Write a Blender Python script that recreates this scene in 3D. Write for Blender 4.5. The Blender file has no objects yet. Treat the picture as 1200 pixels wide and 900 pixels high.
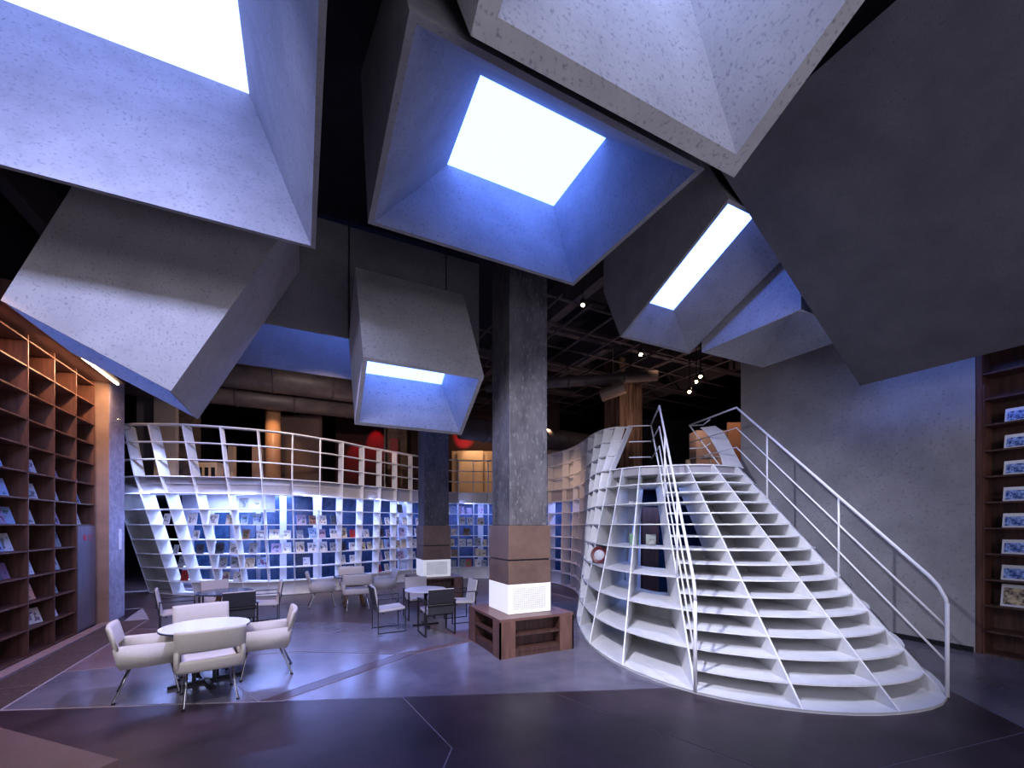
import bpy, bmesh, math, random
from mathutils import Vector, Matrix
from mathutils.geometry import tessellate_polygon
random.seed(11)
SC = bpy.context.scene
COL = SC.collection
PI = math.pi
YAW = math.radians(26.2)
SN, CS = math.sin(YAW), math.cos(YAW)

# ------------------------------------------------------------------ camera
cd = bpy.data.cameras.new('camera'); cam = bpy.data.objects.new('camera', cd); COL.objects.link(cam)
cam.location = (0, 0, 1.9); cam.rotation_euler = (PI/2, 0, -YAW)
cd.sensor_width = 36; cd.lens = 15.0; cd.shift_y = 0.1383; cd.clip_end = 200
SC.camera = cam
# ------------------------------------------------------------------ world, exposure
w = bpy.data.worlds.new('world'); SC.world = w; w.use_nodes = True
w.node_tree.nodes['Background'].inputs[0].default_value = (.50, .46, .80, 1)
w.node_tree.nodes['Background'].inputs[1].default_value = .10
SC.view_settings.view_transform = 'Standard'; SC.view_settings.look = 'None'
SC.view_settings.exposure = 0.12; SC.view_settings.gamma = 1
SC.view_settings.use_curve_mapping = False
SC.cycles.max_bounces = 6; SC.cycles.diffuse_bounces = 3; SC.cycles.glossy_bounces = 3
SC.cycles.sample_clamp_indirect = 4

def WP(lat, d, z=0.0):
    """a point given by its distance to the side and ahead of the camera station"""
    return Vector((d*SN + lat*CS, d*CS - lat*SN, z))

def area(name, loc, target, sx, sy, power, col, spread=PI):
    l = bpy.data.lights.new(name, 'AREA'); l.shape = 'RECTANGLE'; l.size = sx; l.size_y = sy
    l.energy = power; l.color = col; l.spread = spread
    o = bpy.data.objects.new(name, l); COL.objects.link(o); o.location = loc
    o.rotation_euler = (Vector(target)-Vector(loc)).to_track_quat('-Z', 'Y').to_euler()
    return o
def spot(name, loc, target, power, col, size=1.0, blend=.6, rad=.06):
    l = bpy.data.lights.new(name, 'SPOT'); l.energy = power; l.color = col; l.spot_size = size
    l.spot_blend = blend; l.shadow_soft_size = rad
    o = bpy.data.objects.new(name, l); COL.objects.link(o); o.location = loc
    o.rotation_euler = (Vector(target)-Vector(loc)).to_track_quat('-Z', 'Y').to_euler()
    return o
WARM = (1, .66, .36); BLUE = (.22, .36, 1); LAV = (.80, .80, 1.0)
area('added_front_fill', (-1.0, -5.5, 4.2), (3.0, 7, 1.0), 9, 3, 330, (.82, .80, 1))  # added lavender fill behind the camera, no window is modelled there
area('added_bounce_fill', (2.0, -3.0, .6), (1.5, 5, 6.5), 6, 2, 110, (.84, .80, 1))  # added low fill aimed upwards, imitates light coming off the floor
spot('table_spot_light', (-2.0, 3.2, 4.6), (-1.0, 6.3, .5), 330, (1, .93, .82), .8)
spot('stair_spot_light', (5.2, 1.0, 5.4), (5.2, 5.2, .9), 650, (.70, .73, 1), 1.25)
spot('stair_side_key', (.3, 2.6, 4.7), (5.0, 5.6, 1.3), 1450, (.80, .80, 1), 1.15)  # added key lamp, stands in for skylight on the left fin faces
spot('floor_blue_fill', (.2, 5.7, 4.7), (-.3, 7.0, 0), 620, (.52, .50, 1), 1.5)  # extra unseen lamp that brightens the floor round the tables
spot('facade_blue_fill', (-.4, 7.9, 4.5), WP(-9.0, 11.5, 1.0), 900, (.34, .44, 1), .95)  # unseen blue fill added for the dim lower left facade
spot('facade_end_fill', WP(-7.5, 9.2, 3.7), WP(-9.9, 11.9, 1.3), 170, (.42, .52, 1), 1.2)  # free-hanging unseen lamp added to lift the dark end bay
area('shaft_blue_fill', (-1.6, 2.4, 5.2), (-1.7, 6.8, 4.3), 2.2, .3, 62, (.50, .54, 1), 1.6)  # added lamp inside the top left shaft, boosts its light on the tilted box
spot('column_spot_light', (2.4, 2.2, 4.6), (3.1, 6.1, .7), 260, (1, .9, .85), .6)

# ------------------------------------------------------------------ materials
MATS = {}
def mat(name, c1, c2=None, rough=.6, metal=0., scale=6., detail=5., bump=0., stretch=(1, 1, 1),
        emit=None, es=0., lo=.35, hi=.65, spec=.5, speck=None, speck_scale=90., coat=0.):
    if name in MATS: return MATS[name]
    m = bpy.data.materials.new(name); m.use_nodes = True; MATS[name] = m
    nt = m.node_tree; N = nt.nodes; L = nt.links; b = N['Principled BSDF']
    b.inputs['Roughness'].default_value = rough; b.inputs['Metallic'].default_value = metal
    b.inputs['Specular IOR Level'].default_value = spec
    b.inputs['Coat Weight'].default_value = coat
    if emit:
        b.inputs['Emission Color'].default_value = (*emit, 1); b.inputs['Emission Strength'].default_value = es
    b.inputs['Base Color'].default_value = (*c1, 1)
    if c2 is not None:
        tc = N.new('ShaderNodeTexCoord'); mp = N.new('ShaderNodeMapping'); mp.inputs['Scale'].default_value = stretch
        no = N.new('ShaderNodeTexNoise'); no.inputs['Scale'].default_value = scale; no.inputs['Detail'].default_value = detail
        no.inputs['Roughness'].default_value = .62
        cr = N.new('ShaderNodeValToRGB'); cr.color_ramp.elements[0].position = lo; cr.color_ramp.elements[1].position = hi
        cr.color_ramp.elements[0].color = (*c1, 1); cr.color_ramp.elements[1].color = (*c2, 1)
        L.new(tc.outputs['Object'], mp.inputs[0]); L.new(mp.outputs[0], no.inputs['Vector']); L.new(no.outputs['Fac'], cr.inputs[0])
        out = cr.outputs[0]
        if speck:
            n2 = N.new('ShaderNodeTexNoise'); n2.inputs['Scale'].default_value = speck_scale; n2.inputs['Detail'].default_value = 3
            L.new(mp.outputs[0], n2.inputs['Vector'])
            r2 = N.new('ShaderNodeValToRGB'); r2.color_ramp.elements[0].position = .56; r2.color_ramp.elements[1].position = .72
            L.new(n2.outputs['Fac'], r2.inputs[0])
            mx = N.new('ShaderNodeMixRGB'); L.new(r2.outputs[0], mx.inputs[0]); L.new(out, mx.inputs[1]); mx.inputs[2].default_value = (*speck, 1)
            out = mx.outputs[0]
        L.new(out, b.inputs['Base Color'])
        if bump:
            bp = N.new('ShaderNodeBump'); bp.inputs['Strength'].default_value = bump; bp.inputs['Distance'].default_value = .02
            L.new(no.outputs['Fac'], bp.inputs['Height']); L.new(bp.outputs[0], b.inputs['Normal'])
    return m
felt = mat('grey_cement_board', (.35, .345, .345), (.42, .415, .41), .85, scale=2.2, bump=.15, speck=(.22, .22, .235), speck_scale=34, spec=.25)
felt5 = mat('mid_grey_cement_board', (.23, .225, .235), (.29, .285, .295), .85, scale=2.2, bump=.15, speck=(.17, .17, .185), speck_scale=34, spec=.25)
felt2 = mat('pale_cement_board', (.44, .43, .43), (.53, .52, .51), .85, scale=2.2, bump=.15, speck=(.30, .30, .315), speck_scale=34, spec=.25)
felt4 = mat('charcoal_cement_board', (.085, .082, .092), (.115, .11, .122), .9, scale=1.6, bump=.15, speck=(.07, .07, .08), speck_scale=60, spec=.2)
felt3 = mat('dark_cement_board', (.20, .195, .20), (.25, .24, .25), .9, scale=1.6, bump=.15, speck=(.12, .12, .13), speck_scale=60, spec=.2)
def skymat(name, c, s): return mat(name, (.02, .02, .02), rough=.5, emit=c, es=s)
sky_w = skymat('skylight_cool_white', (.27, .37, 1), 3.7)
sky_c = skymat('skylight_deep_blue_white', (.10, .21, 1), 9.5)
sky_x = skymat('skylight_bright_white', (.38, .48, 1), 14)
sky_b = skymat('skylight_blue_white', (.115, .235, 1), 7.6)
wallm = mat('plaster_grey', (.25, .245, .25), (.33, .32, .325), .9, scale=1.5, bump=.2, speck=(.2, .2, .2), speck_scale=20, spec=.2)
black = mat('ceiling_black', (.010, .010, .016), (.016, .015, .022), .9, scale=3, spec=.2)
beamm = mat('beam_brown_black', (.05, .036, .042), (.075, .055, .06), .75, scale=4)
ductm = mat('duct_dark', (.055, .042, .045), (.10, .075, .072), .5, scale=3)
white = mat('white_painted_steel', (.72, .72, .72), (.82, .82, .815), .42, scale=5, lo=.3, hi=.7)
rail_m = mat('white_rail_paint', (.78, .78, .80), rough=.35)
woodd = mat('lacquered_dark_wood', (.042, .019, .015), (.095, .043, .032), .45, scale=3, stretch=(6, 6, .7), spec=.5)
woodr = mat('red_brown_wood', (.055, .021, .014), (.120, .048, .030), .5, scale=3, stretch=(6, 6, .6))
clad = mat('brown_bronze_cladding', (.135, .080, .062), (.20, .125, .095), .4, metal=.35, scale=2.2)
conc = mat('old_concrete_column', (.04, .037, .044), (.105, .097, .105), .6, scale=2.4, stretch=(2, 2, .8), bump=.5, speck=(.165, .16, .17), speck_scale=12)
conc2 = mat('lavender_concrete', (.26, .24, .31), (.40, .37, .47), .8, scale=5, bump=.4, speck=(.5, .48, .55), speck_scale=14)
brownwall = mat('warm_brown_render', (.20, .13, .10), (.27, .18, .14), .8, scale=3)
panelw = mat('white_light_box', (.80, .80, .80), rough=.5, emit=(.95, .95, 1), es=.35)
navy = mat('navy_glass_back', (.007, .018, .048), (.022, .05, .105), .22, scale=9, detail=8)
bluew = mat('pale_blue_wall', (.42, .45, .60), (.5, .52, .66), .7, scale=2)
inner_floor = mat('inner_floor', (.05, .045, .05), rough=.3)
cream = mat('cream_upholstery', (.60, .555, .50), (.70, .65, .585), .9, scale=120, bump=.3)
blacklea = mat('black_leatherette', (.018, .018, .022), (.03, .03, .036), .5, scale=60)
blackm = mat('black_metal', (.014, .014, .017), rough=.4, metal=.4)
chrome = mat('satin_chrome', (.52, .52, .52), rough=.25, metal=1.)
oak = mat('oak_wood', (.34, .19, .10), (.46, .28, .16), .5, scale=5, stretch=(4, 4, 1))
tabw = mat('white_laminate', (.80, .80, .79), rough=.22)
tabb = mat('dark_blue_laminate', (.05, .06, .10), rough=.16)
taupe = mat('taupe_wall_panel', (.30, .20, .17), (.36, .25, .21), .7, scale=2)
warmp = mat('warm_maple_panel', (.50, .34, .22), (.58, .41, .28), .6, scale=2)
redm = mat('dark_red_panel', (.16, .012, .014), rough=.6)
brick_m = mat('rough_brown_brick', (.07, .045, .035), (.15, .095, .07), .9, scale=10, bump=.6)
steel = mat('brushed_steel_door', (.16, .15, .20), (.22, .20, .27), .32, metal=.7, scale=3, stretch=(8, 8, .5))
redp = mat('red_print', (.55, .02, .06), rough=.5)
paper = mat('white_paper', (.72, .72, .74), rough=.7)
lampm = mat('warm_lamp_lens', (.9, .8, .6), rough=.5, emit=(1, .62, .28), es=60)
tubew = mat('warm_tube', (.9, .85, .8), rough=.5, emit=(1, .78, .5), es=9)
tubec = mat('cool_tube', (.9, .9, .95), rough=.5, emit=(.75, .82, 1), es=9)
grate_m = mat('grate_bronze', (.13, .09, .09), (.20, .14, .13), .5, metal=.5, scale=20)
kerbm = mat('kerb_pink_stone', (.20, .145, .15), (.28, .20, .20), .6, scale=8)
benchm = mat('rose_brown_bench_lacquer', (.20, .115, .105), (.27, .165, .15), .45, scale=2.5)
fl_dark = mat('floor_dark_brown', (.017, .010, .016), (.058, .034, .047), .34, scale=1.6, detail=8, bump=.05)
fl_blue = mat('floor_blue_grey', (.105, .098, .130), (.165, .150, .190), .22, scale=1.3, detail=8, bump=.04)
fl_red = mat('floor_rose_brown', (.115, .068, .075), (.175, .110, .115), .30, scale=1.5, detail=8, bump=.04)
fl_brn = mat('floor_deep_brown', (.055, .034, .040), (.11, .070, .070), .30, scale=1.5, detail=8, bump=.04)
joint = mat('floor_joint_grey', (.22, .19, .20), (.32, .28, .29), .7, scale=20)

def book_material():
    m = bpy.data.materials.new('book_cover'); m.use_nodes = True; nt = m.node_tree; N = nt.nodes; L = nt.links
    b = N['Principled BSDF']; b.inputs['Roughness'].default_value = .45
    oi = N.new('ShaderNodeObjectInfo'); tc = N.new('ShaderNodeTexCoord')
    add = N.new('ShaderNodeVectorMath'); add.operation = 'ADD'
    mul = N.new('ShaderNodeMath'); mul.operation = 'MULTIPLY'; mul.inputs[1].default_value = 40
    L.new(oi.outputs['Random'], mul.inputs[0]); L.new(tc.outputs['Object'], add.inputs[0]); L.new(mul.outputs[0], add.inputs[1])
    vo = N.new('ShaderNodeTexNoise'); vo.inputs['Scale'].default_value = 14; vo.inputs['Detail'].default_value = 2.5
    L.new(add.outputs[0], vo.inputs['Vector'])
    r = N.new('ShaderNodeValToRGB'); r.color_ramp.interpolation = 'CONSTANT'
    r.color_ramp.elements[0].position = 0; r.color_ramp.elements[1].position = .53
    r.color_ramp.elements[0].color = (0, 0, 0, 1); r.color_ramp.elements[1].color = (1, 1, 1, 1)
    L.new(vo.outputs['Fac'], r.inputs[0])
    # art only in the middle of the cover
    gx = N.new('ShaderNodeSeparateXYZ'); L.new(tc.outputs['Generated'], gx.inputs[0])
    def band(sock, a, c):
        g = N.new('ShaderNodeMath'); g.operation = 'GREATER_THAN'; g.inputs[1].default_value = a; L.new(sock, g.inputs[0])
        l = N.new('ShaderNodeMath'); l.operation = 'LESS_THAN'; l.inputs[1].default_value = c; L.new(sock, l.inputs[0])
        k = N.new('ShaderNodeMath'); k.operation = 'MULTIPLY'; L.new(g.outputs[0], k.inputs[0]); L.new(l.outputs[0], k.inputs[1]); return k.outputs[0]
    bx = band(gx.outputs[0], .12, .88); bz = band(gx.outputs[2], .12, .78)
    k = N.new('ShaderNodeMath'); k.operation = 'MULTIPLY'; L.new(bx, k.inputs[0]); L.new(bz, k.inputs[1])
    k2 = N.new('ShaderNodeMath'); k2.operation = 'MULTIPLY'; L.new(k.outputs[0], k2.inputs[0]); L.new(r.outputs[0], k2.inputs[1])
    hsv = N.new('ShaderNodeHueSaturation'); hsv.inputs['Saturation'].default_value = 1.6; hsv.inputs['Value'].default_value = .3
    ha = N.new('ShaderNodeMath'); ha.operation = 'MULTIPLY_ADD'; ha.inputs[1].default_value = .5; ha.inputs[2].default_value = .25
    L.new(oi.outputs['Random'], ha.inputs[0]); L.new(ha.outputs[0], hsv.inputs['Hue']); L.new(oi.outputs['Color'], hsv.inputs['Color'])
    mx = N.new('ShaderNodeMixRGB'); L.new(k2.outputs[0], mx.inputs[0]); L.new(oi.outputs['Color'], mx.inputs[1]); L.new(hsv.outputs[0], mx.inputs[2])
    L.new(mx.outputs[0], b.inputs['Base Color']); return m
bookm = book_material()

# ------------------------------------------------------------------ helpers
def obj(name, bm, m, parent=None, smooth=False, recalc=True):
    if recalc: bmesh.ops.recalc_face_normals(bm, faces=bm.faces)
    me = bpy.data.meshes.new(name); bm.to_mesh(me); bm.free()
    if m: me.materials.append(m)
    if smooth: me.polygons.foreach_set('use_smooth', [True]*len(me.polygons))
    o = bpy.data.objects.new(name, me); COL.objects.link(o); o.parent = parent
    return o
def tag(o, label=None, cat=None, group=None, kind=None):
    if label: o['label'] = label
    if cat: o['category'] = cat
    if group: o['group'] = group
    if kind: o['kind'] = kind
    return o
def thing(name, label, cat, loc=(0, 0, 0), rz=0., group=None):
    o = bpy.data.objects.new(name, None); o.empty_display_size = .1; COL.objects.link(o)
    o.location = loc; o.rotation_euler = (0, 0, rz); return tag(o, label, cat, group)
def box(bm, c, s, M=None, bev=0.):
    r = bmesh.ops.create_cube(bm, size=1.0); vs = r['verts']
    for v in vs: v.co = Vector((v.co.x*s[0]+c[0], v.co.y*s[1]+c[1], v.co.z*s[2]+c[2]))
    if bev > 0:
        es = list({e for v in vs for e in v.link_edges})
        r = bmesh.ops.bevel(bm, geom=es, offset=bev, segments=2, affect='EDGES', profile=.6)
        vs = list({v for f in r['faces'] for v in f.verts} | {v for v in vs if v.is_valid})
    if M is not None:
        bmesh.ops.transform(bm, matrix=M, verts=[v for v in vs if v.is_valid])
    return bm
def boxo(name, c, s, m, parent=None, bev=0., M=None):
    bm = bmesh.new(); box(bm, c, s, M, bev); return obj(name, bm, m, parent)
def tube(bm, pts, r, n=8, closed=False):
    pts = [Vector(p) for p in pts]; rings = []
    for i, p in enumerate(pts):
        if closed: t = (pts[(i+1) % len(pts)]-pts[i-1])
        else: t = (pts[min(i+1, len(pts)-1)]-pts[max(i-1, 0)])
        t.normalize(); q = t.to_track_quat('Z', 'Y')
        rr = r[i] if isinstance(r, (list, tuple)) else r
        rings.append([bm.verts.new(p+q @ Vector((rr*math.cos(2*PI*k/n), rr*math.sin(2*PI*k/n), 0))) for k in range(n)])
    m = len(rings)
    for i in range(m if closed else m-1):
        a, b = rings[i], rings[(i+1) % m]
        for k in range(n): bm.faces.new((a[k], a[(k+1) % n], b[(k+1) % n], b[k]))
    if not closed:
        bm.faces.new(rings[0][::-1]); bm.faces.new(rings[-1])
    return bm
def lathe(bm, prof, c=(0, 0, 0), n=32):
    rings = []
    for (r, z) in prof:
        if r < 1e-5: rings.append([bm.verts.new((c[0], c[1], c[2]+z))])
        else: rings.append([bm.verts.new((c[0]+r*math.cos(2*PI*k/n), c[1]+r*math.sin(2*PI*k/n), c[2]+z)) for k in range(n)])
    for a, b in zip(rings, rings[1:]):
        for k in range(n):
            k2 = (k+1) % n
            if len(a) == 1 and len(b) > 1: bm.faces.new((a[0], b[k], b[k2]))
            elif len(b) == 1 and len(a) > 1: bm.faces.new((a[k], a[k2], b[0]))
            elif len(a) > 1: bm.faces.new((a[k], a[k2], b[k2], b[k]))
    return bm
def slab_poly(bm, pts, z0, z1):
    """closed plan outline to a slab"""
    P = [Vector((p[0], p[1], 0)) for p in pts]
    tris = tessellate_polygon([P])
    top = [bm.verts.new((p.x, p.y, z1)) for p in P]; bot = [bm.verts.new((p.x, p.y, z0)) for p in P]
    for t in tris:
        bm.faces.new([top[i] for i in t]); bm.faces.new([bot[i] for i in reversed(t)])
    n = len(P)
    for i in range(n): bm.faces.new((top[i], bot[i], bot[(i+1) % n], top[(i+1) % n]))
    return bm
def ribbon(bm, A, B, t):
    """a plate between two polylines A and B (front, back), thickness t downwards or along given vectors"""
    T = t if isinstance(t, (list, tuple)) else [Vector((0, 0, -t))]*len(A)
    v = [[bm.verts.new(a), bm.verts.new(b), bm.verts.new(b+d), bm.verts.new(a+d)] for a, b, d in zip(A, B, T)]
    for p, q in zip(v, v[1:]):
        for k in range(4): bm.faces.new((p[k], p[(k+1) % 4], q[(k+1) % 4], q[k]))
    bm.faces.new(v[0][::-1]); bm.faces.new(v[-1]); return bm
def copy_tree(o, parent=None, loc=None, rz=None, label=None, group=None):
    c = o.copy(); COL.objects.link(c); c.parent = parent
    if loc is not None: c.location = loc
    if rz is not None: c.rotation_euler = (0, 0, rz)
    if label: c['label'] = label
    if group: c['group'] = group
    for ch in list(o.children): copy_tree(ch, c)
    return c
def struct(o): o['kind'] = 'structure'; return o

# ------------------------------------------------------------------ setting: floor
fb = bmesh.new(); box(fb, (3, 7, -.044), (34, 36, .08)); floor = struct(obj('floor', fb, joint))
F1 = (-2.78-.93*4, 6.25+.36*4); F2 = (-2.78, 6.25); F3 = (3.72, 3.72); F4 = (12.0, .5)
def fslab(pts, m, name='floor_slab', lift=0.):
    # shrink slightly so the joints stay open
    P_ = [Vector(p) for p in pts]; q = []; n_ = len(P_)
    ar = sum(P_[i].x*P_[(i+1) % n_].y-P_[(i+1) % n_].x*P_[i].y for i in range(n_)); sg = 1 if ar > 0 else -1
    for i in range(n_):
        a = (P_[i]-P_[i-1]).normalized(); b = (P_[(i+1) % n_]-P_[i]).normalized()
        na = Vector((-a.y, a.x)); nb = Vector((-b.y, b.x)); q.append(P_[i]+(na+nb)*(.006*sg/(1+na.dot(nb))))
    bm = bmesh.new(); slab_poly(bm, [(a.x, a.y) for a in q], -.004, lift); return obj(name, bm, m, floor)
def bl(x): # front boundary line
    return (x, 6.25-(x+2.78)*.3892)
# dark front slabs, split by joints
fslab([(-2.78, -3), (.5, -3), (.25, 2.0), (1.15, 3.5), bl(1.0), bl(-2.78)], fl_dark)
fslab([(.5, -3), (3.2, -3), (3.0, 1.3), (.25, 2.0)], fl_dark)
fslab([(.25, 2.0), (3.0, 1.3), (3.3, 1.85), bl(2.55), bl(1.0), (1.15, 3.5)], fl_dark)
fslab([(3.2, -3), (14, -3), (14, .2), (6.05, 1.426), (3.3, 1.85), (3.0, 1.3)], fl_dark)
fslab([(3.3, 1.85), (6.05, 1.426), (6.7, 2.2), (5.5, 3.05), bl(2.55)], fl_dark)
fslab([(6.05, 1.426), (14, .2), (14, 6.6), (9.0, 6.6), (6.7, 2.2)], fl_blue)
# rear slabs
fslab([(-2.78, 6.28), (-.42, 5.36), (-1.35, 7.4), (-2.78, 7.55)], fl_blue)
fslab([(-2.78, 7.57), (-1.35, 7.42), (-.9, 9.0), (-2.78, 10.2)], fl_red)
fslab([(-.42, 5.36), (-.2, 5.26), (1.55, 6.32), (1.25, 6.40)], fl_brn)
fslab([(-1.35, 7.4), (-.42, 5.36), (1.25, 6.4), (-.1, 7.2)], fl_blue)
fslab([(-.2, 5.24), (2.55, 4.17), (5.6, 2.98), (5.6, 7.4), (1.58, 6.32)], fl_blue)
fslab([(-1.35, 7.42), (-.1, 7.22), (1.25, 6.42), (2.45, 6.7), (2.0, 8.2), (-.4, 9.6), (-.9, 9.0)], fl_blue)
fslab([(1.27, 6.42), (1.58, 6.34), (5.6, 7.42), (4.6, 9.4), (2.0, 8.2), (2.45, 6.7)], fl_red)
fslab([(-2.78, 10.22), (-.9, 9.02), (-.4, 9.62), (2.0, 8.22), (3.6, 9.0), (1.2, 11.0), (-3.3, 12.6), (-2.78, 11.0)], fl_brn)
fslab([(3.6, 9.0), (4.6, 9.42), (6.2, 9.0), (6.4, 13), (1.6, 14.6), (1.2, 11.0)], fl_red)
fslab([(-3.3, 12.62), (1.2, 11.02), (1.6, 14.6), (-2, 15.6), (-12, 16), (-12, 12.6)], fl_brn)
fslab([(-12, -3), (-2.8, -3), (-2.8, 6.2), (-3.3, 12.5), (-12, 12.5)], fl_dark)
fslab([(-12, 16.02), (16, 16.02), (16, 25), (-12, 25)], fl_brn)
fslab([(6.4, 9.0), (16, 8), (16, 16), (1.6, 15.9), (1.6, 14.62), (6.4, 13.02)], fl_brn)
# kerb and grate beside the left bookcase
kb = bmesh.new(); box(kb, (-3.40, 6.9, .012), (.16, 8.1, .03)); k = tag(obj('stone_kerb', kb, kerbm), 'pinkish stone kerb strip running along the foot of the tall left bookcase', 'kerb')
gr = thing('floor_grate', 'bronze slatted floor grate running beside the tall bookcase on the left', 'grate', (-3.05, 3.0, 0))
for i in range(10):
    y0 = i*.8
    boxo('grate_frame', (0, y0+.01, .006), (.5, .02, .016), grate_m, gr)
    bm = bmesh.new()
    for j in range(19): box(bm, (0, y0+.04+j*.04, .004), (.49, .017, .014))
    tag(obj('grate_bars', bm, grate_m, gr), kind='stuff')
# ------------------------------------------------------------------ setting: walls, ceiling
struct(boxo('ceiling', (1.5, 8.5, 7.5), (28.4, 34, .12), black))
struct(boxo('wall_left', (-4.35, 4.0, 3.7), (.2, 13.6, 7.4), black))
struct(boxo('wall_right', (9.15, 4.575, 3.7), (.2, 3.81, 7.4), wallm))
struct(boxo('baseboard_right', (9.035, 4.58, .04), (.03, 3.79, .08), blackm))
struct(boxo('wall_far_right', (9.55, .0, 3.7), (.2, 5.3, 7.4), black))
struct(boxo('wall_back', (2, 24.6, 3.7), (30, .2, 7.4), black))
struct(boxo('wall_upper_right', (15.3, 15.5, 3.7), (.2, 18.4, 7.4), black))
struct(boxo('wall_stair_side', (12.25, 6.4, 3.7), (6.0, .16, 7.4), black))
struct(boxo('wall_side', (-12.5, 16, 3.7), (.2, 18, 7.4), beamm))
# ------------------------------------------------------------------ ceiling beams and services
for i, (x, y0, y1) in enumerate([(-3.78, 6, 24), (.0, 10.9, 24), (3.15, 11.8, 24), (5.3, 6.6, 24), (7.5, 6.6, 24), (9.6, 6.7, 24), (12, 6, 24), (-7.5, 11, 24)]):
    tag(boxo('ceiling_beam', (x, (y0+y1)/2, 7.05), (.22, y1-y0, .7), beamm), 'dark brown beam running away under the black ceiling', 'beam', 'long beams under the black ceiling')
for i, y in enumerate([9.0, 11.2, 13.2, 15.4, 17.6, 20.0]):
    tag(boxo('cross_beam', (3 if y > 10.9 else 9.4, y, 6.78), (20 if y > 10.9 else 11, .16, .22), beamm), 'thinner dark cross beam spanning under the long ceiling beams', 'beam', 'cross beams under the black ceiling')
def duct(name, pts, r, label, vents=()):
    t = thing(name, label, 'duct', pts[0])
    P = [Vector(p)-Vector(pts[0]) for p in pts]
    bm = bmesh.new(); tube(bm, P, r, 20); obj('duct_body', bm, ductm, t, True)
    d = (P[-1]-P[0]).normalized(); L = (P[-1]-P[0]).length
    for k in range(int(L//1.5)):
        c = P[0]+d*(k*1.5+.8); bm = bmesh.new(); tube(bm, [c-d*.03, c+d*.03], r+.02, 20); obj('duct_collar', bm, beamm, t, True)
    for k in range(2):
        c = P[0]+d*(L*(.15+.7*k)); bm = bmesh.new(); tube(bm, [c+Vector((0, 0, r*.9)), Vector((c.x, c.y, 7.44-pts[0][2]))], .012, 6); obj('hanger_rod', bm, blackm, t)
    for s in vents:
        c = P[0]+d*s; c = c+Vector((-.3, -.85, -.2)).normalized()*(r-.01)
        bm = bmesh.new(); box(bm, c, (.5, .06, .2)); g = obj('vent_frame', bm, taupe, t)
        for q in range(4): boxo('vent_slat', (c.x, c.y-.035, c.z-.06+q*.04), (.44, .03, .012), blackm, g)
    return t
duct('air_duct', [(-4.5, 13.4, 5.98), (3.6, 13.4, 5.98)], .42, 'fat dark round air duct above the left end of the balcony', ())
duct('air_duct', [(-5.5, 14.6, 5.66), (2.4, 14.6, 5.66)], .30, 'slimmer dark duct below and behind the fat left duct', ())
duct('air_duct', [(4.4, 12.6, 4.95), (13, 12.6, 4.75)], .36, 'brown round air duct with a slatted vent right of the near column', (2.35,))
duct('air_duct', [(4.6, 11.0, 5.75), (8.6, 8.6, 5.95)], .14, 'thin dark duct pipe crossing before the back right column', ())
bm = bmesh.new(); tube(bm, [(7.35, 9.4, 5.45), (7.75, 8.9, 5.60)], .16, 16); tube(bm, [(7.55, 9.15, 5.6), (7.55, 9.15, 7.44)], .012, 6)
tag(obj('duct_nozzle', bm, mat('galvanised', (.38, .27, .2), rough=.35, metal=.6)), 'short shiny metal duct nozzle hanging left above the back right column', 'duct')
vt = thing('ceiling_vent', 'small rectangular slot vent above the fat duct', 'vent', (-2.6, 12.85, 6.35))
boxo('vent_frame', (0, 0, 0), (1.1, .06, .24), beamm, vt); boxo('vent_slat', (0, -.04, 0), (.95, .02, .12), blackm, vt)
# fine pipe work
bm = bmesh.new()
for i in range(14):
    y = 7.5+i*1.03; tube(bm, [(3.7, y, 6.62), (15, y+.3, 6.62)], .03, 6)
for i in range(10):
    x = 3.9+i*.75; tube(bm, [(x, 7.2, 6.5), (x+.1, 20, 6.5)], .025, 6)
tag(obj('pipe_runs', bm, beamm), 'thin dark pipes and conduits strung under the black ceiling', 'pipes', kind='stuff')
# spot lamps
def lamp(loc, aim, label):
    t = thing('spot_lamp', label, 'lamp', loc, group=None)
    d = (Vector(aim)-Vector(loc)).normalized()
    bm = bmesh.new(); tube(bm, [-d*.16, d*.02], .06, 12); obj('lamp_can', bm, blackm, t)
    bm = bmesh.new(); tube(bm, [d*.02, d*.03], .034, 12); obj('lamp_lens', bm, lampm, t)
    bm = bmesh.new(); tube(bm, [-d*.1, Vector((-d.x*.1, -d.y*.1, 7.44-loc[2]))], .012, 6); obj('lamp_stem', bm, blackm, t)
def P(px, py, d): return WP((px-600)*d/500, d, 1.9+(616-py)*d/500)
for (px, py, d, lb) in [(683, 357, 8.6, 'lit spot lamp highest up, just right of the near column'), (751, 415, 9.6, 'small faint spot lamp below the slanted blue light shaft'),
                        (821, 441, 10.2, 'brightest of the three clustered spot lamps by the grey wall'), (816, 447, 11.0, 'middle dim lamp of the three clustered by the grey wall'),
                        (808, 459, 10.6, 'lowest of the three clustered spot lamps by the grey wall'), (503, 487, 15.5, 'tiny lamp far back over the balcony left of the near column')]:
    lamp(P(px, py, d), (px and P(px, 560, d-3)), lb)

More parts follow.
